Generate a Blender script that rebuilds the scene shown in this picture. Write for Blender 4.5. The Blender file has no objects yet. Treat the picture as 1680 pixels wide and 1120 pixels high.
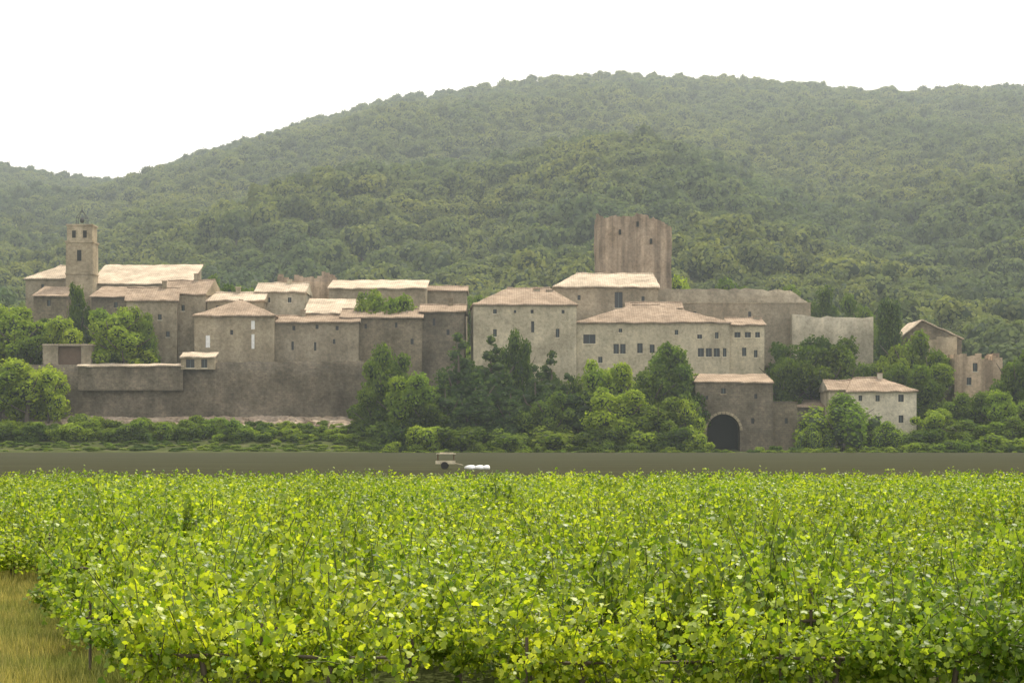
import bpy, math, random
import numpy as np
from mathutils import noise as mn, Vector
random.seed(7); rng=np.random.default_rng(7)
F=3267.0; CH=2.6; HY=710.0
sc=bpy.context.scene
sc.view_settings.view_transform='Standard'; sc.view_settings.look='None'; sc.view_settings.exposure=0
def W(px,py,D): return ((px-840)*D/F, D, CH+(HY-py)*D/F)
def ss(a,b,x):
    t=min(1,max(0,(x-a)/(b-a))); return t*t*(3-2*t)

# ------------------------------------------------------------------ node helpers
def mat(name):
    m=bpy.data.materials.new(name); m.use_nodes=True
    nt=m.node_tree; nt.nodes.clear()
    out=nt.nodes.new('ShaderNodeOutputMaterial')
    return m,nt,out
def N(nt,t,**k):
    n=nt.nodes.new(t)
    for a,b in k.items():
        if a in n.inputs.keys(): n.inputs[a].default_value=b
        else: setattr(n,a,b)
    return n
def ramp(nt,fac,stops):
    r=nt.nodes.new('ShaderNodeValToRGB'); e=r.color_ramp.elements
    while len(e)<len(stops): e.new(0.5)
    for i,(p,c) in enumerate(stops):
        e[i].position=p; e[i].color=(*c,1)
    nt.links.new(fac,r.inputs[0]); return r.outputs[0]
def mixc(nt,fac,a,b,mode='MIX'):
    m=nt.nodes.new('ShaderNodeMix'); m.data_type='RGBA'; m.blend_type=mode
    for s,v in ((m.inputs[0],fac),(m.inputs[6],a),(m.inputs[7],b)):
        if isinstance(v,(int,float)): s.default_value=v
        elif isinstance(v,tuple): s.default_value=(*v,1)
        else: nt.links.new(v,s)
    return m.outputs[2]
def noise(nt,scale,detail=4,vec=None,rough=.55):
    n=N(nt,'ShaderNodeTexNoise'); n.inputs['Scale'].default_value=scale; n.inputs['Detail'].default_value=detail
    n.inputs['Roughness'].default_value=rough
    if vec is None:
        g=N(nt,'ShaderNodeNewGeometry'); vec=g.outputs['Position']
    nt.links.new(vec,n.inputs['Vector']); return n.outputs['Fac']
def mapped(nt,scale):
    g=N(nt,'ShaderNodeNewGeometry'); m=N(nt,'ShaderNodeMapping'); m.inputs['Scale'].default_value=scale
    nt.links.new(g.outputs['Position'],m.inputs['Vector']); return m.outputs[0]

def foliage(name,dark,light,trans,tf=.4,patch=.02,gloss=0.0,obj=.5,patchcol=None):
    m,nt,out=mat(name); L=nt.links
    g=N(nt,'ShaderNodeNewGeometry')
    c=ramp(nt,g.outputs['Random Per Island'],[(0,dark),(.6,tuple((a+b)/2 for a,b in zip(dark,light))),(1,light)])
    oi=N(nt,'ShaderNodeObjectInfo')
    v=ramp(nt,oi.outputs['Random'],[(0,(1-obj*.9,)*3),(.5,(1,1,1)),(1,(1+obj*.7,1+obj*.45,1-.1*obj))])
    c=mixc(nt,1.0,c,v,'MULTIPLY')
    p=noise(nt,patch,3)
    pv=ramp(nt,p,[(.35,patchcol or (.72,.8,.95)),(.62,(1.18,1.12,.95))])
    c=mixc(nt,1.0,c,pv,'MULTIPLY')
    t=mixc(nt,1.0,c,trans,'MULTIPLY')
    if gloss>0:
        d=N(nt,'ShaderNodeBsdfPrincipled'); d.inputs['Roughness'].default_value=.45
        d.inputs['Specular IOR Level'].default_value=gloss
        L.new(c,d.inputs['Base Color'])
    else:
        d=N(nt,'ShaderNodeBsdfDiffuse'); L.new(c,d.inputs['Color'])
    tr=N(nt,'ShaderNodeBsdfTranslucent'); L.new(t,tr.inputs['Color'])
    mx=N(nt,'ShaderNodeMixShader'); mx.inputs[0].default_value=tf
    L.new(d.outputs[0],mx.inputs[1]); L.new(tr.outputs[0],mx.inputs[2]); L.new(mx.outputs[0],out.inputs[0])
    return m
def stone(name,c1,c2,c3,brick=.18,stain=.5,vert=.0):
    m,nt,out=mat(name); L=nt.links
    big=noise(nt,.25,5); fine=noise(nt,2.0,7,rough=.78)
    c=ramp(nt,big,[(.3,c1),(.5,c2),(.72,c3)])
    c=mixc(nt,.8,c,ramp(nt,fine,[(.3,(.55,.53,.50)),(.5,(1,1,1)),(.7,(1.35,1.33,1.28))]),'MULTIPLY')
    g=N(nt,'ShaderNodeNewGeometry'); s=N(nt,'ShaderNodeSeparateXYZ'); L.new(g.outputs['Position'],s.inputs[0])
    ad=N(nt,'ShaderNodeMath',operation='ADD'); L.new(s.outputs[0],ad.inputs[0]); L.new(s.outputs[1],ad.inputs[1])
    cb=N(nt,'ShaderNodeCombineXYZ'); L.new(ad.outputs[0],cb.inputs[0]); L.new(s.outputs[2],cb.inputs[1])
    bt=N(nt,'ShaderNodeTexBrick'); L.new(cb.outputs[0],bt.inputs['Vector'])
    bt.inputs['Scale'].default_value=1.0; bt.inputs['Brick Width'].default_value=.6; bt.inputs['Row Height'].default_value=.3
    bt.inputs['Mortar Size'].default_value=.03; bt.inputs['Color1'].default_value=(1.25,1.2,1.12,1); bt.inputs['Color2'].default_value=(.68,.68,.68,1); bt.inputs['Mortar'].default_value=(.6,.6,.6,1)
    c=mixc(nt,brick,c,bt.outputs[0],'MULTIPLY')
    st=noise(nt,1.0,5,mapped(nt,(.5,.5,.22)))
    c=mixc(nt,stain,c,ramp(nt,st,[(.35,(.5,.48,.45)),(.6,(1.15,1.12,1.08))]),'MULTIPLY')
    oi=N(nt,'ShaderNodeObjectInfo')
    c=mixc(nt,.8,c,ramp(nt,oi.outputs['Random'],[(0,(.82,.82,.84)),(.5,(1,1,1)),(1,(1.15,1.12,1.05))]),'MULTIPLY')
    if vert:
        sv=noise(nt,1.0,4,mapped(nt,(.9,.9,.05)))
        c=mixc(nt,vert,c,ramp(nt,sv,[(.38,(.6,.57,.54)),(.6,(1.2,1.15,1.1))]),'MULTIPLY')
    b=N(nt,'ShaderNodeBsdfDiffuse'); L.new(c,b.inputs['Color'])
    bp=N(nt,'ShaderNodeBump'); bp.inputs['Strength'].default_value=.9; bp.inputs['Distance'].default_value=.15; L.new(fine,bp.inputs['Height']); L.new(bp.outputs[0],b.inputs['Normal'])
    L.new(b.outputs[0],out.inputs[0]); return m
def tiles(name,c1,c2,c3):
    m,nt,out=mat(name); L=nt.links
    a=noise(nt,1.6,6,rough=.75); b_=noise(nt,.35,4)
    c=ramp(nt,a,[(.3,c1),(.5,c2),(.7,c3)])
    c=mixc(nt,.7,c,ramp(nt,b_,[(.35,(.62,.60,.58)),(.65,(1.15,1.12,1.1))]),'MULTIPLY')
    w=N(nt,'ShaderNodeTexWave',bands_direction='X'); w.inputs['Scale'].default_value=.9; w.inputs['Distortion'].default_value=1.2
    g=N(nt,'ShaderNodeNewGeometry'); L.new(g.outputs['Position'],w.inputs['Vector'])
    c=mixc(nt,.35,c,ramp(nt,w.outputs['Fac'],[(.1,(.6,.58,.56)),(.6,(1.08,1.08,1.08))]),'MULTIPLY')
    b=N(nt,'ShaderNodeBsdfDiffuse'); L.new(c,b.inputs['Color'])
    bp=N(nt,'ShaderNodeBump'); bp.inputs['Strength'].default_value=.9; bp.inputs['Distance'].default_value=.15; L.new(a,bp.inputs['Height']); L.new(bp.outputs[0],b.inputs['Normal'])
    L.new(b.outputs[0],out.inputs[0]); return m
def plain(name,c,rough=.7,metal=0):
    m,nt,out=mat(name)
    b=N(nt,'ShaderNodeBsdfPrincipled'); b.inputs['Roughness'].default_value=rough; b.inputs['Metallic'].default_value=metal
    n=noise(nt,3,3); cc=mixc(nt,.5,c,ramp(nt,n,[(.3,tuple(x*.7 for x in c)),(.7,tuple(min(1,x*1.2) for x in c))]))
    nt.links.new(cc,b.inputs['Base Color']); nt.links.new(b.outputs[0],out.inputs[0]); return m

M_vine=foliage('vine_leaf',(.085,.165,.014),(.43,.52,.065),(1.45,1.42,.55),.48,.35,.45,.35,(.72,.82,.85))
M_hill=foliage('hill_leaf',(.115,.15,.058),(.20,.23,.09),(1.25,1.3,.85),.37,.011,0,.38,(.70,.81,1.0))
M_tree=foliage('tree_leaf',(.075,.12,.025),(.19,.245,.055),(1.4,1.6,.7),.42,.08,0,.4)
M_treeb=foliage('bright_leaf',(.14,.21,.03),(.30,.38,.07),(1.4,1.5,.7),.45,.1,0,.35)
M_con=foliage('conifer_leaf',(.05,.09,.03),(.12,.165,.055),(1.3,1.4,.8),.34,.1,0,.3)
M_grass=foliage('grass_blade',(.17,.19,.06),(.52,.46,.21),(1.2,1.2,.8),.35,.6,0,.4,(.6,.75,.6))
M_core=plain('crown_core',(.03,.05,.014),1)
M_bark=plain('bark',(.12,.095,.07),.9)
M_stone=stone('old_stone',(.26,.225,.162),(.345,.30,.22),(.44,.385,.29))
M_stoned=stone('dark_stone',(.15,.13,.095),(.215,.187,.14),(.295,.257,.198),.45,.6)
M_render=stone('lime_render',(.39,.355,.265),(.475,.43,.325),(.54,.495,.38),.06,.5)
M_cream=stone('cream_render',(.52,.47,.36),(.60,.55,.43),(.66,.605,.48),.03,.3)
M_ruin=stone('ruin_stone',(.33,.265,.195),(.42,.345,.265),(.50,.42,.33),.15,.5,.9)
M_roof=tiles('roof_tiles',(.25,.19,.135),(.365,.285,.21),(.475,.38,.285))
M_roofl=tiles('pale_roof_tiles',(.42,.35,.26),(.58,.49,.375),(.70,.60,.47))
M_dark=plain('window_dark',(.02,.022,.025),.3)
M_void=plain('dark_interior',(.02,.018,.015),1)
M_white=plain('white_paint',(.85,.84,.81),.6)
M_shut=plain('shutter_paint',(.12,.17,.17),.6)
M_brown=plain('brown_wood',(.13,.085,.055),.8)
M_iron=plain('iron',(.05,.05,.05),.5,.6)
M_rock=stone('rubble',(.26,.20,.15),(.36,.29,.22),(.45,.38,.30),0,.3)

# ------------------------------------------------------------------ mesh builder
class MB:
    def __init__(s): s.v=[];s.n=0;s.f=[]
    def add(s,verts,faces,mi=0,smooth=False):
        verts=np.asarray(verts,float).reshape(-1,3)
        if isinstance(faces,np.ndarray): s.f.append((faces+s.n,mi,smooth))
        else:
            for f in faces: s.f.append((np.array([f])+s.n,mi,smooth))
        s.v.append(verts); s.n+=len(verts)
    def box(s,x0,x1,y0,y1,z0,z1,mi=0):
        v=[(x,y,z) for z in (z0,z1) for x,y in ((x0,y0),(x1,y0),(x1,y1),(x0,y1))]
        s.add(v,[(0,3,2,1),(4,5,6,7),(0,1,5,4),(1,2,6,5),(2,3,7,6),(3,0,4,7)],mi)
    def tube(s,pts,rad,k=7,mi=0):
        pts=np.array(pts,float); vs=[]
        for i,p in enumerate(pts):
            d=pts[min(i+1,len(pts)-1)]-pts[max(i-1,0)]; d/=np.linalg.norm(d)+1e-9
            a=np.cross(d,(0.3,1,0.1)); a/=np.linalg.norm(a); b=np.cross(d,a)
            for j in range(k):
                t=2*math.pi*j/k; vs.append(p+rad[i]*(a*math.cos(t)+b*math.sin(t)))
        fs=[]
        for i in range(len(pts)-1):
            for j in range(k): fs.append((i*k+j,i*k+(j+1)%k,(i+1)*k+(j+1)%k,(i+1)*k+j))
        s.add(vs,np.array(fs),mi,True)
    def mesh(s,name,mats):
        me=bpy.data.meshes.new(name); v=np.concatenate(s.v)
        me.vertices.add(len(v)); me.vertices.foreach_set('co',v.ravel())
        idx=np.concatenate([f.ravel() for f,_,_ in s.f]); tot=np.concatenate([np.full(len(f),f.shape[1]) for f,_,_ in s.f])
        st=np.concatenate([[0],np.cumsum(tot)[:-1]])
        me.loops.add(len(idx)); me.loops.foreach_set('vertex_index',idx.astype(np.int32))
        me.polygons.add(len(tot)); me.polygons.foreach_set('loop_start',st.astype(np.int32)); 
        me.polygons.foreach_set('material_index',np.concatenate([np.full(len(f),m) for f,m,_ in s.f]).astype(np.int32))
        me.polygons.foreach_set('use_smooth',np.concatenate([np.full(len(f),sm) for f,_,sm in s.f]))
        for m in mats: me.materials.append(m)
        me.update(calc_edges=True); me.validate(); return me
def obj(name,me,parent=None,loc=None):
    o=bpy.data.objects.new(name,me); sc.collection.objects.link(o)
    if parent: o.parent=parent
    if loc: o.location=loc
    return o
def empty(name,loc=(0,0,0)):
    o=bpy.data.objects.new(name,None); sc.collection.objects.link(o); o.location=loc; o.empty_display_size=.5; return o
RT=bpy.data.textures.new('roof_sag','CLOUDS'); RT.noise_scale=1.6; RT.noise_depth=3
def sag(o,st=.4,lv=4):
    s=o.modifiers.new('sub','SUBSURF'); s.subdivision_type='SIMPLE'; s.levels=lv; s.render_levels=lv
    d=o.modifiers.new('sag','DISPLACE'); d.texture=RT; d.texture_coords='GLOBAL'; d.direction='Z'; d.strength=st; d.mid_level=.5

LEAF=np.array([(0,-.9,0),(.55,-.75,.12),(.95,-.1,.2),(.5,.25,.1),(.5,.75,.08),(0,1.05,-.05),(-.5,.75,.08),(-.5,.25,.1),(-.95,-.1,.2),(-.55,-.75,.12)])
CARD=np.array([(-.8,-.5,0),(.2,-.9,.15),(.9,0,0),(.1,.8,-.15),(-.7,.6,.1)])
def unit(a): return a/(np.linalg.norm(a,axis=1,keepdims=True)+1e-9)
def leaves(mb,c,nrm,size,shape,mi):
    n=len(c); nrm=unit(nrm); r=unit(rng.normal(size=(n,3))); u=unit(np.cross(nrm,r)); w=np.cross(nrm,u)
    s=shape[None,:,:]*np.asarray(size).reshape(-1,1,1)
    v=c[:,None,:]+s[:,:,0:1]*u[:,None,:]+s[:,:,1:2]*w[:,None,:]+s[:,:,2:3]*nrm[:,None,:]
    k=len(shape); mb.add(v.reshape(-1,3),np.arange(n*k).reshape(n,k),mi)
def ico(sub):
    import bmesh
    bm=bmesh.new(); bmesh.ops.create_icosphere(bm,subdivisions=sub,radius=1)
    v=np.array([x.co[:] for x in bm.verts]); f=np.array([[y.index for y in x.verts] for x in bm.faces]); bm.free(); return v,f
ICO2=ico(2)
def lobecloud(mb,lobes,nl,ls,mleaf=0,mcore=1,core=.72,upb=.35,jit=.55):
    lobes=np.array(lobes)
    area=(lobes[:,3]*lobes[:,5]); cnt=(nl*area/area.sum()).astype(int)
    for L,c in zip(lobes,cnt):
        c=int(c*1.3); d=unit(rng.normal(size=(c,3))); d[:,2]+=.15; d=unit(d)
        ph=rng.uniform(0,6,6)
        lump=1+.13*np.sin(5*d[:,0]+ph[0])*np.sin(5*d[:,1]+ph[1])+.12*np.sin(9*d[:,2]+ph[2]+4*d[:,0])+.08*np.sin(13*d[:,1]+ph[3])
        r=lump*(1-.3*rng.random(c)**2)+rng.normal(size=c)*.05
        p=L[:3]+d*L[3:6]*r[:,None]
        keep=np.ones(c,bool)
        for K in lobes:
            if np.allclose(K,L): continue
            q=(p-K[:3])/K[3:6]; keep&=(np.linalg.norm(q,axis=1)>.72)
        p=p[keep]; d2=d[keep]
        if len(p)==0: continue
        nn=d2+rng.normal(size=p.shape)*jit; nn[:,2]+=upb
        leaves(mb,p,nn,ls*rng.uniform(.6,1.35,len(p)),CARD,mleaf)
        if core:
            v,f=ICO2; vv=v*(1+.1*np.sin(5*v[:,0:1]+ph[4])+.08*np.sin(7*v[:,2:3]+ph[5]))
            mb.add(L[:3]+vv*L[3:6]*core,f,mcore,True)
def coll(name,objs):
    c=bpy.data.collections.new(name)
    for o in objs: c.objects.link(o)
    return c
def scatter(name,meshes,P,R,S,I=None):
    obs=[bpy.data.objects.new(f'{name}_src{i}',m) for i,m in enumerate(meshes)]
    c=coll(name+'_kinds',obs); n=len(P)
    me=bpy.data.meshes.new(name); me.vertices.add(n); me.vertices.foreach_set('co',np.asarray(P,float).ravel())
    a=me.attributes.new('rot','FLOAT_VECTOR','POINT'); a.data.foreach_set('vector',np.asarray(R,float).ravel())
    a=me.attributes.new('scl','FLOAT_VECTOR','POINT'); a.data.foreach_set('vector',np.asarray(S,float).ravel())
    if I is None: I=rng.integers(0,len(meshes),n)
    a=me.attributes.new('idx','INT','POINT'); a.data.foreach_set('value',np.asarray(I,np.int32))
    o=obj(name,me)
    g=bpy.data.node_groups.new(name+'_gn','GeometryNodeTree')
    g.interface.new_socket('Geometry',in_out='INPUT',socket_type='NodeSocketGeometry'); g.interface.new_socket('Geometry',in_out='OUTPUT',socket_type='NodeSocketGeometry')
    gi=g.nodes.new('NodeGroupInput'); go=g.nodes.new('NodeGroupOutput')
    ip=g.nodes.new('GeometryNodeInstanceOnPoints'); ci=g.nodes.new('GeometryNodeCollectionInfo')
    ci.inputs['Collection'].default_value=c; ci.inputs['Separate Children'].default_value=True; ci.inputs['Reset Children'].default_value=True
    def na(nm,t):
        x=g.nodes.new('GeometryNodeInputNamedAttribute'); x.data_type=t; x.inputs['Name'].default_value=nm
        return x.outputs['Attribute']
    e=g.nodes.new('FunctionNodeEulerToRotation'); g.links.new(na('rot','FLOAT_VECTOR'),e.inputs[0])
    g.links.new(gi.outputs[0],ip.inputs['Points']); g.links.new(ci.outputs[0],ip.inputs['Instance'])
    ip.inputs['Pick Instance'].default_value=True
    g.links.new(na('idx','INT'),ip.inputs['Instance Index']); g.links.new(e.outputs[0],ip.inputs['Rotation']); g.links.new(na('scl','FLOAT_VECTOR'),ip.inputs['Scale'])
    g.links.new(ip.outputs[0],go.inputs[0])
    md=o.modifiers.new('scatter','NODES'); md.node_group=g
    return o

# ------------------------------------------------------------------ terrain
YR=1150.0
prof=[(-900,330),(-400,300),(-150,262),(0,262),(60,276),(130,284),(195,290),(240,284),(300,258),(400,225),(500,197),(600,170),(650,158),(760,142),(850,130),(940,118),(1060,117),(1200,122),(1300,130),(1400,143),(1500,144),(1600,138),(1700,138),(2000,150),(2600,230)]
ppx=np.array([p[0] for p in prof]);ppy=np.array([p[1] for p in prof])
def zr(x):
    px=840+x*F/YR; return CH+(HY-np.interp(px,ppx,ppy))*YR/F-6.0
def ground(x,y):
    if y<262: return 0.0
    left=1-ss(-24,-16,x)
    bank=left*ss(264,287,y)*3.6
    plat_l=left*ss(291,293,y)*(7.2)
    right=ss(30,45,x)
    mid=(1-left)*ss(280,306,y)*(9.5-4.5*right)
    z=bank+plat_l+mid
    if y>310: z=z+(20-z)*ss(310,400,y)
    if y>400:
        t=(y-400)/(YR-400)
        if t<=1:
            g=.93*t+.07*math.sin(math.pi/2*t)
            z=20+(zr(x*(1+(YR/y-1)*.55))-20)*g
            e_=math.sin(math.pi*t**.8)*(1-t)
            z+=mn.noise(Vector((x*.006,y*.004,1.3)))*34*e_+mn.noise(Vector((x*.014,y*.006,5)))*24*e_
        else:
            z=zr(x)-(y-YR)*.12-((y-YR)**2)*.0006
    if 268<y<420: z+=mn.noise(Vector((x*.2,y*.2,0)))*.35*ss(270,290,y)
    return z
xs=list(np.arange(-120,120.1,2.5)); 
e=[120+14*i for i in range(1,62)]; xs=[-a for a in e[::-1]]+xs+e
ys=list(np.arange(-60,260,10))+list(np.arange(260,345,1.0))+list(np.arange(345,400,5))+list(np.arange(400,1560,12))
V=[(x,y,ground(x,y)) for y in ys for x in xs]; nx=len(xs)
Fc=np.array([(j*nx+i,j*nx+i+1,(j+1)*nx+i+1,(j+1)*nx+i) for j in range(len(ys)-1) for i in range(nx-1)])
mb=MB(); mb.add(V,Fc,0,True)
m,nt,out=mat('ground_soil'); 
c=ramp(nt,noise(nt,.4,6,rough=.7),[(.3,(.05,.055,.022)),(.5,(.07,.085,.028)),(.7,(.12,.115,.055))])
b=N(nt,'ShaderNodeBsdfDiffuse'); nt.links.new(c,b.inputs[0]); nt.links.new(b.outputs[0],out.inputs[0]); M_ground=m
obj('ground',mb.mesh('ground',[M_ground]))
m,nt,out=mat('field_soil')
c=ramp(nt,noise(nt,1.0,5,mapped(nt,(.06,.5,1))),[(.3,(.044,.045,.028)),(.55,(.058,.059,.036)),(.75,(.078,.077,.046))])
c=mixc(nt,.6,c,ramp(nt,noise(nt,1.5,6,rough=.8),[(.3,(.6,.6,.6)),(.7,(1.25,1.25,1.2))]),'MULTIPLY')
b=N(nt,'ShaderNodeBsdfDiffuse'); nt.links.new(c,b.inputs[0]); nt.links.new(b.outputs[0],out.inputs[0])
mb=MB(); fx=np.linspace(-150,150,61); fy=np.linspace(74,262,40)
mb.add([(x,y,.02) for y in fy for x in fx],np.array([(j*61+i,j*61+i+1,(j+1)*61+i+1,(j+1)*61+i) for j in range(39) for i in range(60)]),0,True)
obj('bare_field',mb.mesh('bare_field',[m]))

# ------------------------------------------------------------------ hill forest
def forest_mesh(i):
    mb=MB(); lo=[(0,0,3.6,2.8,2.8,2.5)]
    for k in range(rng.integers(3,7)):
        a=rng.uniform(0,6.28); r=rng.uniform(1.2,2.6)
        lo.append((r*math.cos(a),r*math.sin(a),rng.uniform(2.2,5.4),*(rng.uniform(1.1,2.0,3))))
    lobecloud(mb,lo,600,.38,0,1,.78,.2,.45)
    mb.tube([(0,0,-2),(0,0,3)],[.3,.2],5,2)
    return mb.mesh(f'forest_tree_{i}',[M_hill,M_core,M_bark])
FM=[forest_mesh(i) for i in range(9)]
P=[];R=[];S=[]
y=345.0
while y<YR+22:
    sp=5.2
    hw=(.30*y)+50
    x=-hw
    while x<hw:
        xx=x+random.uniform(-.5,.5)*sp; yy=y+random.uniform(-.5,.5)*sp
        if random.random()<.96:
            s=random.choice([.6,.75,.85,1.0,1.15,1.35])*random.uniform(.85,1.15)*(1-.22*ss(500,900,y))
            P.append((xx,yy,ground(xx,yy)-1.0)); R.append((0,0,random.uniform(0,6.28))); S.append((s*random.uniform(.9,1.15),s,s*random.uniform(.75,1.2)))
        x+=sp
    y+=sp*.95
scatter('forest_trees',FM,P,R,S)

# ------------------------------------------------------------------ trees in the village
def limb(mb,h,w,mi,k=6,base=.0):
    mb.tube([(0,0,-.08),(.01,0,.15*h),(-.01,.01,.45*h),(0,0,.8*h)],[.035,.028,.02,.006],8,mi)
    for i in range(k):
        a=6.28*i/k+rng.uniform(-.4,.4); z=rng.uniform(.2,.55)*h
        mb.tube([(0,0,z),(math.cos(a)*w*.25,math.sin(a)*w*.25,z+.14),(math.cos(a)*w*.42,math.sin(a)*w*.42,z+.28)],[.014,.01,.004],5,mi)
def t_round(i,leaf):
    mb=MB(); limb(mb,1,1,2); lo=[(0,0,.58,.24,.24,.27)]
    for k in range(19):
        a=rng.uniform(0,6.28); r=rng.uniform(.14,.38); z=rng.uniform(.2,.9); r*= (1.15-abs(z-.5))
        q=rng.uniform(.07,.155); lo.append((r*math.cos(a),r*math.sin(a),z,q*1.1,q*1.1,q))
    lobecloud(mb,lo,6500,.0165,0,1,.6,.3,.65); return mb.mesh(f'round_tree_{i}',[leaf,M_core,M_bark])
def t_cone(i):
    mb=MB(); limb(mb,1,.4,2,4); lo=[]
    for k in range(15):
        z=.12+.82*k/14; w=.26*(1-z)**.8+.03
        for j in range(3 if z<.7 else 1):
            a=rng.uniform(0,6.28); q=w*rng.uniform(.5,.75)
            lo.append((math.cos(a)*w*.55*(z<.9),math.sin(a)*w*.55*(z<.9),z+rng.uniform(-.03,.03),q,q,max(q*.7,.045)))
    lobecloud(mb,lo,4500,.015,0,1,.7,-.2); return mb.mesh(f'cone_tree_{i}',[M_con,M_core,M_bark])
def t_col(i):
    mb=MB(); limb(mb,1,.2,2,3); lo=[]
    for k in range(14):
        z=.1+.83*k/13; w=.10*math.sin(math.pi*min(1,.15+.85*(1-z)))**.6+.02
        a=rng.uniform(0,6.28); lo.append((math.cos(a)*.02,math.sin(a)*.02,z,w,w,.08))
    lobecloud(mb,lo,3000,.012,0,1,.75,.3); return mb.mesh(f'column_tree_{i}',[M_con,M_core,M_bark])
def t_bush(i,leaf):
    mb=MB(); lo=[(0,0,.35,.4,.4,.4)]
    for k in range(9):
        a=rng.uniform(0,6.28); r=rng.uniform(.2,.5); q=rng.uniform(.16,.3)
        lo.append((r*math.cos(a),r*math.sin(a),rng.uniform(.1,.75),q,q,q*.95))
    mb.tube([(0,0,-.1),(0,0,.3)],[.05,.03],5,2)
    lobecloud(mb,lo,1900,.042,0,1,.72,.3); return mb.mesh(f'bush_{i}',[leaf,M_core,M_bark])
def t_willow(i):
    mb=MB(); limb(mb,1,.9,2); lo=[]
    for k in range(26):
        a=rng.uniform(0,6.28); r=rng.uniform(.0,.38); z=.86-r*1.0+rng.uniform(-.1,.05)
        lo.append((r*math.cos(a),r*math.sin(a),z*.9,.12,.12,.2))
        lo.append((r*1.12*math.cos(a),r*1.12*math.sin(a),max(.12,z*.5),.11,.11,.24))
    lobecloud(mb,lo,7500,.016,0,1,.7,-.1); return mb.mesh(f'willow_{i}',[M_treeb,M_core,M_bark])
TM={'r':[t_round(i,M_tree) for i in range(5)],'R':[t_round(i+5,M_treeb) for i in range(4)],'c':[t_cone(i) for i in range(3)],
    'k':[t_col(i) for i in range(2)],'b':[t_bush(i,M_tree) for i in range(3)],'B':[t_bush(i+3,M_treeb) for i in range(3)],'w':[t_willow(0)]}
TW={'r':.8,'R':.8,'c':.5,'k':.22,'b':1.2,'B':1.2,'w':.95}
TNm={'r':'deciduous_tree','R':'deciduous_tree','c':'conifer_tree','k':'cypress_tree','b':'bush','B':'bush','w':'willow_tree'}
def tree(k,cx,top,wid,D,base=None):
    x,y,zt=W(cx,top,D); zg=ground(x,D)-.1
    if base is not None: zg=W(cx,base,D)[2]
    h=zt-zg; w=wid*D/F/TW[k]
    o=obj(TNm[k],random.choice(TM[k]),None,(x,D,zg)); o.scale=(w,w,h); o.rotation_euler=(0,0,random.uniform(0,6.28)); return o
for t in [
 ('R',22,497,110,300),('r',75,520,70,302),('R',-20,500,90,303),('r',128,450,50,312),('R',185,498,95,297),('r',228,505,60,298),('R',205,530,100,295),('r',240,512,36,296),
 ('R',45,588,120,283),('R',0,600,90,284),('R',80,605,60,284),('b',160,575,60,294),('R',100,520,80,300),('R',50,540,70,298),
 ('r',640,568,92,282),('R',670,612,100,277),('r',618,640,80,279),('c',752,545,110,284),('c',805,548,115,283),('c',730,610,80,278),('r',850,545,60,286),
 ('c',780,610,95,277),('c',878,598,85,279),('c',905,575,90,285),('c',838,620,80,277),('c',930,610,80,279),
 ('R',1000,585,105,281),('r',965,600,80,283),('r',1098,548,120,284),('r',1060,600,100,279),('R',1020,632,110,275),('r',1110,600,90,280),('r',1080,650,100,275),('R',1125,640,60,276),
 ('b',640,690,80,272),('B',690,690,70,271),('b',760,695,80,271),('b',830,700,80,270),('b',900,695,90,271),('b',975,700,80,270),('B',1045,700,70,271),('b',1100,700,70,270),('B',1135,700,50,270),
 ('r',700,650,90,276),('r',900,640,80,276),('c',960,640,70,276),('b',1010,690,90,273),
 ('r',1300,548,105,296),('r',1355,555,110,297),('r',1390,580,80,296),('r',1280,590,60,292),('w',1380,640,150,277),('w',1455,688,80,275),('w',1335,690,70,275),
 ('r',1490,540,90,300),('r',1530,555,85,299),('R',1470,580,70,296),('k',1452,490,24,305),('k',1467,494,24,305),('r',1520,600,90,292),('r',1560,660,90,284),('R',1530,670,70,280),
 ('r',1600,645,80,284),('r',1668,570,80,290),('r',1710,590,90,288),('R',1650,640,70,280),('r',1585,690,80,276),('R',1625,690,80,276),('r',1670,685,70,276),('b',1520,700,70,272),('b',1575,715,60,270),('B',1640,712,80,270),('B',1690,715,60,270),
 ('R',645,462,105,305),('R',610,475,60,304),('R',1130,455,90,345),('r',1200,460,90,348),('r',1280,465,90,348),('r',1350,470,80,345),('r',1410,480,80,345),
 ('r',1460,600,70,294),('r',1420,600,60,296),('r',730,468,80,340),('r',770,470,70,342),('r',400,452,70,342),('r',360,456,60,342),
 ]: tree(*t)
P=[];S=[]
def addb(px0,px1,D0,D1,n,s0,s1,sq=.7):
    for i in range(n):
        D=random.uniform(D0,D1); x=W(random.uniform(px0,px1),0,D)[0]; s=random.uniform(s0,s1)
        P.append((x,D,ground(x,D)-.15)); S.append((s,s,s*sq*random.uniform(.8,1.3)))
addb(-120,400,274,280,170,1.4,3.2); addb(400,620,274,282,110,1.2,2.4,.6); addb(-120,620,267,275,420,.7,1.4,.35); addb(-120,620,281,284,130,.6,1.2,.5)
addb(600,1160,268,276,120,1.2,2.4); addb(1480,1800,266,276,100,1.2,2.4); addb(1240,1500,266,270,40,.8,1.4); addb(600,1800,263,267,250,.4,1.1,.5)
addb(600,1150,284,298,80,3,5,.9); addb(1250,1800,290,345,140,3,5.5,.9); addb(-150,330,294,302,40,1.5,3.0)
addb(-200,1800,318,345,260,4,7,.9)
scatter('scrub_bushes',TM['b']+TM['B'],P,[(0,0,random.uniform(0,6.28)) for _ in P],S)
P=[];S=[];rm=[]
for i in range(4):
    v,f=ICO2; vv=v.copy()
    for j in range(len(vv)): vv[j]*=1+.45*mn.noise(Vector(vv[j]*1.6+Vector((i*7,0,0))))
    vv[:,2]*=.6; q=MB(); q.add(vv,f,0,False); rm.append(q.mesh(f'rock_{i}',[M_rock]))
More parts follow.
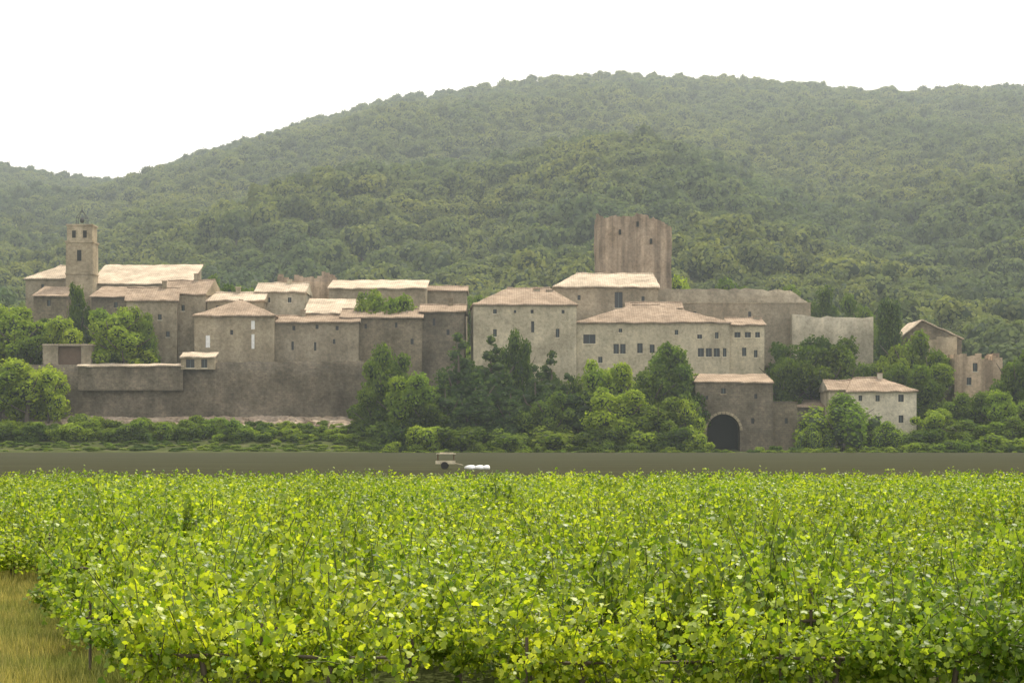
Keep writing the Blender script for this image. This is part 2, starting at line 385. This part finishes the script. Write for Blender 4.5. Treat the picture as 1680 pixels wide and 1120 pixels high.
for i in range(2600):
    px=random.uniform(60,605); D=random.uniform(281,289.5) if px>280 else random.uniform(284.5,289); x=W(px,0,D)[0]; s=random.choice([.15,.2,.3,.3,.5,.9])*random.uniform(.8,1.3)
    P.append((x,D,ground(x,D)+s*.15+max(0,(D-284))*.12)); S.append((s*1.4,s,s))
scatter('rubble_rocks',rm,P,[(random.uniform(-.3,.3),0,random.uniform(0,6.28)) for _ in P],S)

# ------------------------------------------------------------------ buildings
def house(name,x0,x1,eave,base,D,depth,roof='gable',ridge=None,hl=0,hr=0,wins=(),wm=None,rm=None,rot=0,ov=.45,chim=(),jag=0):
    wm=wm or M_stone; rm=rm or M_roof
    cx=(x0+x1)/2; X=W(cx,0,D)[0]; Lx=W(x0,0,D)[0]-X; Rx=W(x1,0,D)[0]-X
    ze=W(0,eave,D)[2]; zb=W(0,base,D)[2]; 
    e=empty(name,(X,D,0)); e.rotation_euler=(0,0,math.radians(rot))
    ws=[]
    for w in wins:
        a=W(w[0]-w[2]/2,0,D)[0]-X; b=W(w[0]+w[2]/2,0,D)[0]-X; t=W(0,w[1]-w[3]/2,D)[2]; bo=W(0,w[1]+w[3]/2,D)[2]
        if b<Rx-.05 and a>Lx+.05 and t<ze-.05: ws.append((a,b,max(bo,zb+.05),t,w[4] if len(w)>4 else 'd'))
    gx=sorted(set([Lx,Rx]+[q for w in ws for q in w[:2]])); gz=sorted(set([zb,ze]+[q for w in ws for q in w[2:4]]))
    mb=MB(); gl=MB(); wht=MB(); sh=MB(); lt=MB(); vd=MB(); dr=MB()
    for i in range(len(gx)-1):
        for j in range(len(gz)-1):
            mx=(gx[i]+gx[i+1])/2; mz=(gz[j]+gz[j+1])/2
            if any(w[0]<mx<w[1] and w[2]<mz<w[3] for w in ws): continue
            mb.add([(gx[i],0,gz[j]),(gx[i+1],0,gz[j]),(gx[i+1],0,gz[j+1]),(gx[i],0,gz[j+1])],[(0,1,2,3)])
    mb.add([(Lx,0,zb),(Lx,depth,zb),(Rx,depth,zb),(Rx,0,zb),(Lx,0,ze),(Lx,depth,ze),(Rx,depth,ze),(Rx,0,ze)],[(0,4,5,1),(1,5,6,2),(2,6,7,3),(4,7,6,5)])
    for a,b,z0,z1,k in ws:
        r={'w':.06,'a':2.5,'g':.6}.get(k,.28)
        mb.add([(a,0,z0),(b,0,z0),(b,0,z1),(a,0,z1),(a,r,z0),(b,r,z0),(b,r,z1),(a,r,z1)],[(0,4,5,1),(1,5,6,2),(2,6,7,3),(3,7,4,0)])
        tgt={'w':wht,'a':vd,'g':dr}.get(k,gl)
        tgt.add([(a,r,z0),(b,r,z0),(b,r,z1),(a,r,z1)],[(0,1,2,3)])
        if k in 'ds' and b-a>.5:
            sh.box((a+b)/2-.03,(a+b)/2+.03,r-.06,r-.01,z0,z1)
            lt.box(a-.1,b+.1,-.06,.1,z0-.14,z0-.002)
        if k=='s':
            w_=(b-a)/2
            sh.box(a-w_-.05,a-.03,-.07,-.01,z0,z1); sh.box(b+.03,b+w_+.05,-.07,-.01,z0,z1)
        if k=='a':
            cxm=(a+b)/2; rr=(b-a)/2; n=10
            for sgn in (-1,1):
                pts=[(cxm+sgn*rr*math.cos(t),z1-rr+rr*math.sin(t)) for t in np.linspace(0,math.pi/2,n)]
                for q in range(n-1):
                    p0,p1=pts[q],pts[q+1]
                    mb.add([(p0[0],.01,p0[1]),(p1[0],.01,p1[1]),(p1[0],.01,z1),(p0[0],.01,z1)],[(0,1,2,3)])
                    mb.add([(p0[0],.01,p0[1]),(p1[0],.01,p1[1]),(p1[0],2.4,p1[1]),(p0[0],2.4,p0[1])],[(0,1,2,3)])
            # ring of voussoirs
            for q in range(13):
                t0=math.pi*q/13+.02; t1=math.pi*(q+1)/13-.02; r0=rr+.01; r1=rr+.38
                vv=[(cxm+rad*math.cos(t),yy,z1-rr+rad*math.sin(t)) for yy in(-.05,.02) for rad,t in((r0,t0),(r1,t0),(r1,t1),(r0,t1))]
                lt.add(vv,[(0,1,2,3),(0,4,5,1),(1,5,6,2),(2,6,7,3),(3,7,4,0)])
    obj('walls',mb.mesh('walls',[wm]),e)
    if gl.n: obj('window_panes',gl.mesh('panes',[M_dark]),e)
    if vd.n: obj('archway_interior',vd.mesh('archway',[M_void]),e)
    if dr.n: obj('gate_door',dr.mesh('gate',[M_brown]),e)
    if wht.n: obj('pale_windows',wht.mesh('wpanes',[M_white]),e)
    if sh.n: obj('shutters',sh.mesh('shutters',[M_shut]),e)
    if lt.n: obj('sills',lt.mesh('sills',[M_stone if wm is M_stoned else M_cream]),e)
    rb=MB(); zt=ze-.02; th=.18
    xl,xr,yf,yb=Lx-ov*.6,Rx+ov*.6,-ov,depth+ov
    cbm=MB()
    if roof in('gable','hip'):
        ym=depth/2; zrg=CH+(HY-ridge)*(D+ym)/F
        HL=W(x0+hl,0,D)[0]-X if hl else xl; HR=W(x1-hr,0,D)[0]-X if hr else xr
        v=[(xl,yf,zt),(xr,yf,zt),(xr,yb,zt),(xl,yb,zt),(xl,yf,zt+th),(xr,yf,zt+th),(xr,yb,zt+th),(xl,yb,zt+th),(HL,ym,zrg),(HR,ym,zrg)]
        rb.add(v,[(0,3,2,1),(0,1,5,4),(2,3,7,6),(4,5,9,8),(6,7,8,9)],0)
        rb.add(v,[(1,2,6,5),(5,6,9),(3,0,4,7),(7,4,8)],0 if roof=='hip' else 1)
        rb.tube([(HL,ym,zrg+.02),((HL+HR)/2,ym,zrg-.05),(HR,ym,zrg+.02)],[.16]*3,6,0)
        if not chim and wins and (Rx-Lx)>5:
            x=Lx+(Rx-Lx)*random.uniform(.2,.8); h=random.uniform(.5,1.0)
            cbm.box(x-.35,x+.35,ym-.3,ym+.4,zrg-1,zrg+h,1); cbm.box(x-.42,x+.42,ym-.37,ym+.47,zrg+h,zrg+h+.1,0)
    elif roof=='shed':
        zrg=CH+(HY-ridge)*(D+depth)/F
        v=[(xl,yf,zt),(xr,yf,zt),(xr,yb,zrg-th),(xl,yb,zrg-th),(xl,yf,zt+th),(xr,yf,zt+th),(xr,yb,zrg),(xl,yb,zrg)]
        rb.add(v,[(0,3,2,1),(4,5,6,7),(0,1,5,4),(1,2,6,5),(2,3,7,6),(3,0,4,7)],0)
        cbm.add([(Lx,.02,zt),(Lx,depth-.02,zt),(Lx,depth-.02,zrg-th)],[(0,1,2)],1); cbm.add([(Rx,.02,zt),(Rx,depth-.02,zt),(Rx,depth-.02,zrg-th)],[(0,1,2)],1)
        cbm.add([(Lx,depth,zt),(Rx,depth,zt),(Rx,depth,zrg-th),(Lx,depth,zrg-th)],[(0,1,2,3)],1)
    elif roof=='front':
        zrg=CH+(HY-ridge)*D/F; xm=(hl and W(hl,0,D)[0]-X) or 0
        v=[(xl,yf,zt),(xr,yf,zt),(xr,yb,zt),(xl,yb,zt),(xm,yf,zrg),(xm,yb,zrg),(xl,yf,zt+th),(xr,yf,zt+th),(xr,yb,zt+th),(xl,yb,zt+th),(xm,yf,zrg+th),(xm,yb,zrg+th)]
        rb.add(v,[(6,10,11,9),(10,7,8,11),(0,4,10,6),(4,1,7,10),(0,6,9,3),(1,2,8,7),(0,3,5,4),(4,5,2,1)],0)
        cbm.add([(Lx,0,ze),(Rx,0,ze),(xm,0,zrg-.03),(Lx,depth,ze),(Rx,depth,ze),(xm,depth,zrg-.03)],[(0,1,2),(5,4,3)],1)
    elif roof=='jag':
        x=Lx
        while x<Rx-.05:
            w_=min(random.uniform(.4,1.0),Rx-x); h=max(0,.5+.5*mn.noise(Vector((x*.5,D,0)))*2+random.uniform(-.15,.15))*jag
            cbm.box(x,x+w_,0.003,.8,ze-.3,ze+h+.05,1); x+=w_
        for yy in np.arange(.8,depth,1.2):
            for xx in (Lx,Rx-.8): cbm.box(xx+.003,xx+.797,yy,yy+1.2,ze-.3,ze+random.uniform(0,1)*jag,1)
    elif roof=='flat':
        cbm.box(Lx-.08,Rx+.08,-.08,depth,ze-.01,ze+.16,0)
    for c in chim:
        x=W(c[0],0,D)[0]-X; zc=W(0,c[1],D)[2]; ww=.45
        cbm.box(x-ww,x+ww,depth*.4,depth*.4+.7,ze,zc,1); cbm.box(x-ww-.1,x+ww+.1,depth*.4-.1,depth*.4+.8,zc,zc+.12,0)
    if rb.n: o=obj('roof',rb.mesh('roof',[rm,wm]),e); sag(o)
    if cbm.n: obj('upper_masonry',cbm.mesh('upper',[rm,wm]),e)
    return e

def longwall(name,pts,D,th,zb,m,capm,jag=.25):
    mb=MB(); X=[W(p[0],0,D)[0] for p in pts]; Z=[W(0,p[1],D)[2] for p in pts]
    xs_=np.arange(X[0],X[-1],.9); 
    e=empty(name,(0,D,0)); V=[];Fq=[]
    for x in xs_:
        z=np.interp(x,X,Z)+(mn.noise(Vector((x*.6,D,0)))+.6*mn.noise(Vector((x*1.7,D,0))))*jag
        for k in range(7):
            zz=zb+(z-zb)*k/6; V.append((x,mn.noise(Vector((x*.12,zz*.3,D)))*.5,zz))
        V+=[(x,th,z),(x,th,zb)]
    for i in range(len(xs_)-1):
        a=i*9;b=a+9
        Fq+=[(a+k,b+k,b+k+1,a+k+1) for k in range(8)]
    n=len(V); mb.add(V,np.array(Fq),0,True); mb.add([V[i] for i in range(9)],[tuple(range(9))]); mb.add([V[n-9+i] for i in range(9)],[tuple(range(8,-1,-1))])
    obj('masonry',mb.mesh('masonry',[m]),e)
    return e
longwall('retaining_wall',[(-200,597),(130,598),(330,604),(350,594),(590,592),(640,600)],290,4,0,M_stoned,None)
house('tiled_lean_to',128,300,601,640,289.2,3,'shed',596,wm=M_stoned,rm=M_roofl,ov=.3)
house('small_shelter',297,352,587,606,289.0,3,'shed',577,wins=[(312,596,14,14),(335,596,10,14)],wm=M_stone,rm=M_roofl,ov=.3)
house('gate_building',70,150,566,640,291.5,5,'flat',wins=[(114,583,38,30,'g')],wm=M_stone,rm=M_roofl)
house('church',150,312,467,560,330,12,'shed',434,wm=M_stone,rm=M_roofl,wins=[(180,480,5,9),(215,480,5,9)])
house('church_apse',42,112,458,520,329,10,'hip',436,hl=45,hr=0,wm=M_stone,rm=M_roofl,wins=[(70,470,5,8)],chim=[(60,452)])
def bell_tower():
    D=326; X=W(130,0,D)[0]; e=empty('bell_tower',(X,D,0)); hw=22*D/F
    z=lambda p:W(0,p,D)[2]
    mb=MB(); mb.box(-hw,hw,0,2*hw,8,z(398)); mb.box(-hw-.15,hw+.15,-.15,2*hw+.15,z(398),z(395)); mb.box(-hw-.12,hw+.12,-.12,2*hw+.12,z(450),z(447.5))
    mb.box(-hw+.15,hw-.15,.15,2*hw-.15,z(395),z(370)); mb.box(-hw,hw,0,2*hw,z(370),z(367.5))
    obj('shaft',mb.mesh('shaft',[M_stone]),e)
    w=MB(); w.box(-.35,.35,-.04,.0,z(428),z(410)); w.box(-1.2,-.6,.1,.148,z(390),z(378)); w.box(.6,1.2,.1,.148,z(390),z(378)); obj('openings',w.mesh('op',[M_void]),e)
    c=MB(); zz=z(367.5); zt=z(342); 
    for sx in(-1,1):
        for sy in(-1,1):
            c.tube([(sx*.8,hw+sy*.8,zz),(sx*.8,hw+sy*.8,zz+1.2),(0,hw,zt)],[.05,.05,.04],5)
    c.tube([(-.8,hw-.8,zz+1.2),(.8,hw-.8,zz+1.2),(.8,hw+.8,zz+1.2),(-.8,hw+.8,zz+1.2),(-.8,hw-.8,zz+1.2)],[.04]*5,5)
    c.tube([(0,hw,zt-.5),(0,hw,zt+.6)],[.05,.03],5)
    v,f=ICO2; c.add(v*(.4,.4,.45)+(0,hw,zz+.8),f,0,True)
    obj('bell_cage',c.mesh('cage',[M_iron]),e)
bell_tower()
H=house
H('village_house',55,108,487,560,318,8,'shed',470,wins=[(80,497,6,10)],wm=M_stoned,rm=M_roof)
H('village_house',150,262,488,560,314,9,'shed',470,wins=[(190,500,6,9)],wm=M_stoned,rm=M_roof)
H('village_house',208,290,494,610,303,9,'gable',472,wins=[(262,520,6,9),(225,520,5,8),(275,548,6,9)],wm=M_stone,rot=6)
H('village_house',262,338,484,610,306,9,'gable',460,wins=[(300,505,6,10),(322,520,5,9)],wm=M_stone,rot=-8)
H('round_house',319,450,519,640,296,12,'hip',492,hl=64,hr=60,wins=[(341,560,7,20,'w'),(415,533,6,14,'w'),(415,560,5,24,'w'),(380,545,5,8)],wm=M_stone,rm=M_roof,chim=[(430,508)])
H('village_house',340,432,494,610,306,8,'gable',480,wins=[(356,505,5,7)],rm=M_roofl)
H('village_house',420,500,480,610,310,9,'gable',465,wins=[(440,492,6,8),(475,492,6,8)],rm=M_roofl,wm=M_render)
H('village_house',450,588,529,640,297,8,'gable',518,wins=[(482,538,5,7),(520,536,5,7),(553,538,5,7),(480,567,4,14),(517,568,4,14),(548,560,4,8)],wm=M_stone)
H('village_house',500,580,515,610,303,9,'shed',490,rm=M_roofl,wm=M_stone)
H('village_house',560,692,522,640,299,9,'gable',507,wins=[(600,535,4,8),(650,533,4,8),(676,560,5,9)],wm=M_stoned)
H('village_house',690,762,512,640,301,9,'gable',500,wins=[(712,528,4,12),(735,545,5,9)],wm=M_stoned)
H('ruined_house',540,698,474,560,316,9,'shed',459,wins=[(600,485,6,8)],wm=M_stone,rm=M_roofl)
H('ruined_house',455,545,462,560,326,9,'jag',wins=[(500,474,5,8)],wm=M_ruin,jag=1.6)
H('ruined_house',600,765,478,560,324,8,'gable',470,wm=M_stone)
H('large_house',777,946,501,640,299,13,'hip',473,hl=58,hr=38,wins=[(812,511,6,7),(873,511,5,6),(845,511,4,5),(924,511,5,6),(874,536,5,18,'d'),(812,546,6,12,'d'),(915,546,6,14,'d'),(845,575,5,9),(905,580,6,12)],wm=M_render,rot=3,chim=[(838,476),(906,472),(885,470)])
H('pale_roofed_house',909,1080,472,600,313,12,'hip',449,hl=38,hr=4,wins=[(1015,492,13,26),(950,488,5,8),(1055,490,5,8)],wm=M_stone,rm=M_roofl,chim=[(940,455)])
H('terrace_house',946,1197,530,640,300,12,'hip',500,hl=95,hr=110,wins=[(967,556,20,15,'d'),(1011,572,9,16,'d'),(1022,572,9,16,'d'),(1050,571,9,16,'d'),(1070,572,8,14,'d'),(1110,545,6,8),(1148,552,8,7),(1176,550,6,10),(1018,542,6,6),(1150,578,10,14),(1163,578,10,14),(1176,578,10,14),(1189,578,6,14),(985,590,7,10)],wm=M_render,rm=M_roof,chim=[(1120,503)])
H('side_house',1197,1254,534,640,300.5,10,'gable',522,wins=[(1210,549,10,9),(1227,549,10,9),(1243,549,8,9),(1221,577,7,14),(1240,580,6,12)],wm=M_render,chim=[(1247,517)])
H('village_house',1030,1120,512,600,307,8,'gable',496,wm=M_stone)
def keep():
    D=338; e=empty('castle_keep_ruin',(W(1041,0,D)[0],D,0)); w=62*D/F; dep=11; mb=MB()
    z=lambda p:W(0,p,D)[2]
    n=40; per=[]
    for i in range(n): per.append((-w+2*w*i/n,0))
    for i in range(14): per.append((w,dep*i/14))
    for i in range(n): per.append((w-2*w*i/n,dep))
    for i in range(14): per.append((-w,dep*(1-i/14)))
    k=len(per); V=[];Fq=[]; LV=9
    for j,(x,y) in enumerate(per):
        top=z(354)+mn.noise(Vector((x*.5,y*.5,3)))*1.0+mn.noise(Vector((x*1.7,y*1.7,3)))*.8-(max(0,x-w*.3)/(w*.7))**1.3*1.8
        cx=np.sign(x)*max(0,abs(x)-(w-1.6)); cy=np.sign(y-dep/2)*max(0,abs(y-dep/2)-(dep/2-1.6)); r=math.hypot(cx,cy)
        xx,yy=x,y
        if r>1.6: xx=x-cx+cx*1.6/r; yy=y-cy+cy*1.6/r
        for t in range(LV):
            zz=10+(top-10)*t/(LV-1)
            V.append((xx+.25*mn.noise(Vector((x,y,zz*.5))),yy+.35*mn.noise(Vector((x*.8+9,y*.8,zz*.4))),zz))
    for j in range(k):
        a=j*LV;b=((j+1)%k)*LV
        for t in range(LV-1): Fq.append((a+t,b+t,b+t+1,a+t+1))
    mb.add(V,np.array(Fq),0,True)
    mb.box(-w*.9,w*.9,.8,dep-.8,10,z(372))
    obj('masonry',mb.mesh('keep',[M_ruin]),e)
    o=MB()
    for px,py in((-2.5,385),(2.8,400),(.5,372)): o.box(px-.2,px+.2,-.5,.5,z(py),z(py-8))
    obj('arrow_slits',o.mesh('slits',[M_void]),e)
keep()
longwall('castle_rampart_wall',[(1075,474),(1190,474),(1300,476),(1330,500)],318,2,6,M_stone,None,.5)
H('rampart_house',1100,1330,498,600,312,5,'flat',wins=[(1140,515,5,8),(1230,518,5,14)],wm=M_stone,rm=M_stone)
longwall('village_wall',[(1300,515),(1345,520),(1442,521)],310,2,4,M_render,None,.3)
H('gabled_house',1478,1578,556,640,309,10,'front',526,hl=1512,wins=[(1505,548,5,7)],wm=M_stoned,rm=M_roofl)
H('ruined_house',1566,1645,592,700,297,8,'jag',wins=[(1600,602,8,14),(1590,625,8,12)],wm=M_ruin,jag=1.5)
H('ruined_house',1500,1570,560,660,306,6,'jag',wm=M_stone,jag=1.0)
H('stone_tower_house',1141,1268,628,745,280,9,'shed',613,wins=[(1187,710,54,62,'a'),(1187,641,8,9),(1240,650,5,8),(1160,652,4,6),(1235,690,5,9)],wm=M_stoned,ov=.25)
H('stone_annex',1268,1308,660,745,280.5,7,'flat',wm=M_stoned,rm=M_stoned,wins=[(1290,690,5,9)])
H('stone_annex',1268,1380,668,745,289,6,'shed',655,wm=M_stoned)
H('white_house',1392,1503,643,745,283,9,'hip',620,hl=12,hr=50,wins=[(1440,653,7,10,'d'),(1478,653,9,12,'d'),(1478,687,8,12,'d'),(1440,690,8,14,'d'),(1412,653,6,9)],wm=M_cream,rot=-4)
H('village_house',1360,1400,641,745,285,8,'gable',624,wm=M_render,rm=M_roof)

# ------------------------------------------------------------------ vineyard
M_stem=plain('vine_stem',(.13,.15,.045),.7)
def vine_mesh(i,nl,ls,shape,hi=True):
    mb=MB(); mb.tube([(0,0,-.1),(.03,.02,.3),(-.02,0,.62)],[.035,.028,.03],6,1)
    mb.tube([(.5,0,-.1),(.5,0,.85)],[.018,.016],5,1)
    mb.tube([(-.55,0,.62),(0,0,.6),(.55,0,.62)],[.012,.02,.012],5,1)
    pts=[];nn=[]
    ns=26
    per=nl//ns
    for s in range(ns):
        x0=rng.uniform(-.7,.7); a=rng.uniform(-1,1); hgt=rng.uniform(.3,1.05)
        lean=rng.normal()*.2; ly=rng.normal()*.3
        curve=[]
        for t in np.linspace(0,1,per):
            curve.append(np.array([x0+lean*t+.05*math.sin(5*t+a),ly*t*1.3+ (ly*.8)*t*t,.42+hgt*(t-.35*t*t*abs(ly)*2)]))
        c=np.array(curve); cc=c[::max(1,per//4)]
        mb.tube(cc,[.006]*len(cc),3,2)
        off=rng.normal(size=c.shape)*.05; c2=c+off; pts.append(c2); n=off*7+rng.normal(size=c.shape)*.6; n[:,2]+=.5; nn.append(n)
    k=nl//8; p=np.stack([rng.uniform(-.72,.72,k),rng.normal(size=k)*.26,rng.uniform(.3,.85,k)],1); pts.append(p); q=rng.normal(size=(k,3))*.6; q[:,1]+=np.sign(p[:,1])*.8; q[:,2]+=.4; nn.append(q)
    pts=np.concatenate(pts); nn=np.concatenate(nn)
    leaves(mb,pts,nn,ls*rng.uniform(.45,1.4,len(pts)),shape,0)
    return mb.mesh(f'vine_{i}',[M_vine,M_bark,M_stem])
VN=[vine_mesh(i,1500,.033,LEAF) for i in range(9)]
VF=[vine_mesh(10+i,1050,.039,CARD,True) for i in range(7)]
def edge(y): return -3.45-(y-17)*.27
def vines(name,y0,y1,meshes):
    P=[];S=[];R=[]
    y=y0
    while y<y1:
        hw=.262*y+3; x=-hw-random.random()
        if y<33.5: x=edge(y)+.6+random.uniform(-.1,.3)
        far=ss(30,60,y)
        while x<hw:
            n1=mn.noise(Vector((x*.4,y*.4,0))); s=(1+(.38*n1+random.uniform(-.16,.16))*(1-.65*far))*(1-.06*far)
            jy=random.uniform(-.3,.3)
            if random.random()<.965:
                P.append((x,y+jy,0)); R.append((0,0,random.choice([0,math.pi])+random.uniform(-.35,.35))); S.append((1.0,1.05,s))
            x+=1.1
        y+=1.65
    scatter(name,meshes,P,R,S)
vines('vineyard_vines',17.3,40,VN)
vines('distant_vineyard_vines',40.0,71,VF)
gm=[]
for i in range(5):
    mb=MB(); n=110; c=np.stack([rng.normal(size=n)*.12,rng.normal(size=n)*.12,np.zeros(n)],1)
    for p in c:
        a=rng.uniform(0,6.28); h=rng.uniform(.06,.34); w=.007; d=np.array([math.cos(a),math.sin(a),0]); u=np.array([-d[1],d[0],0])*w; ln=rng.uniform(.02,.14)
        mb.add([p-u,p+u,p+d*ln+(0,0,h)],[(0,1,2)])
    gm.append(mb.mesh(f'grass_{i}',[M_grass]))
P=[];S=[]
for i in range(5200):
    y=random.uniform(17,37); x=random.uniform(-.262*y-2,edge(y)+.5)
    if mn.noise(Vector((x*.9,y*.9,2)))<-.28: continue
    P.append((x,y,0)); s=random.uniform(.5,1.3)*(1+.5*mn.noise(Vector((x*.7,y*.7,8)))); S.append((s*1.3,s*1.3,s*.75))
scatter('grass',gm,P,[(0,0,random.uniform(0,6.28)) for _ in P],S)

# ------------------------------------------------------------------ small farm trailer beyond the vines
def trailer():
    D=143; X=W(732,0,D)[0]; e=empty('farm_trailer',(X,D,0))
    b=MB(); b.box(-.75,.65,-.4,.4,.38,.46); b.box(-.75,.65,-.4,-.36,.46,.62); b.box(-.75,.65,.36,.4,.46,.62); b.tube([(.65,0,.42),(1.2,0,.3)],[.03,.03],5); obj('bed',b.mesh('bed',[M_cream]),e)
    w=MB()
    for x,r,yy in((-.1,.27,-.55),(-.1,.27,.45)):
        k=18; v=[(x+r*math.cos(6.283*i/k),yy+o,r+r*math.sin(6.283*i/k)) for o in(0,.12) for i in range(k)]
        w.add(v,[tuple(range(k)),tuple(range(2*k-1,k-1,-1))]+[(i,(i+1)%k,k+(i+1)%k,k+i) for i in range(k)])
    obj('wheels',w.mesh('wheels',[M_iron]),e)
    r=MB(); r.box(-.7,.7,-.5,.5,1.08,1.14); r.box(-.45,.5,-.3,.3,1.14,1.2); obj('canopy',r.mesh('canopy',[M_cream]),e)
    p=MB()
    for x in(-.6,.55):
        for y in(-.36,.36): p.tube([(x,y,.46),(x,y,1.09)],[.03,.03],5)
    obj('posts',p.mesh('posts',[M_brown]),e)
    c=MB(); v,f=ICO2; vv=v.copy()
    for j in range(len(vv)): vv[j]*=1+.25*mn.noise(Vector(vv[j]*1.5))
    for sx,ox in((.45,1.75),(.4,2.4),(.3,2.9)): c.add(vv*(sx,.35,.2)+(ox,0,.1),f,0,True)
    obj('white_sacks',c.mesh('sacks',[M_white]),e)
trailer()

# ------------------------------------------------------------------ haze, light, camera
m,nt,out=mat('haze_air'); v=N(nt,'ShaderNodeVolumeScatter'); v.inputs['Density'].default_value=.00036; v.inputs['Anisotropy'].default_value=.35; v.inputs['Color'].default_value=(.82,.95,1,1)
nt.links.new(v.outputs[0],out.inputs['Volume'])
mb=MB(); mb.box(-1100,1100,120,1700,-10,420); obj('haze',mb.mesh('haze',[m]))
EL=math.radians(56); AZ=math.radians(24)
w=bpy.data.worlds.new('World'); sc.world=w; w.use_nodes=True; nt=w.node_tree; nt.nodes.clear()
sky=nt.nodes.new('ShaderNodeTexSky'); sky.sky_type='NISHITA'; sky.sun_disc=False; sky.sun_elevation=EL; sky.sun_rotation=AZ; sky.dust_density=4; sky.air_density=1
mx=mixc(nt,.7,sky.outputs[0],(17.3,17,16.2)); bg=nt.nodes.new('ShaderNodeBackground'); bg.inputs[1].default_value=.1
wo=nt.nodes.new('ShaderNodeOutputWorld'); nt.links.new(mx,bg.inputs[0]); nt.links.new(bg.outputs[0],wo.inputs[0])
l=bpy.data.lights.new('sun','SUN'); l.energy=5; l.angle=math.radians(.5); l.color=(1,.94,.81); so=bpy.data.objects.new('sun',l); sc.collection.objects.link(so)
d=Vector((math.sin(AZ)*math.cos(EL),math.cos(AZ)*math.cos(EL),math.sin(EL))); so.rotation_euler=d.to_track_quat('Z','Y').to_euler(); so.location=(0,0,100)
cam=bpy.data.cameras.new('camera'); co=bpy.data.objects.new('camera',cam); sc.collection.objects.link(co); co.location=(0,0,CH); co.rotation_euler=(math.pi/2,0,0)
cam.lens=36*F/1680; cam.sensor_width=36; cam.shift_y=(HY-560)/1680; cam.clip_end=5000; cam.clip_start=.5; sc.camera=co
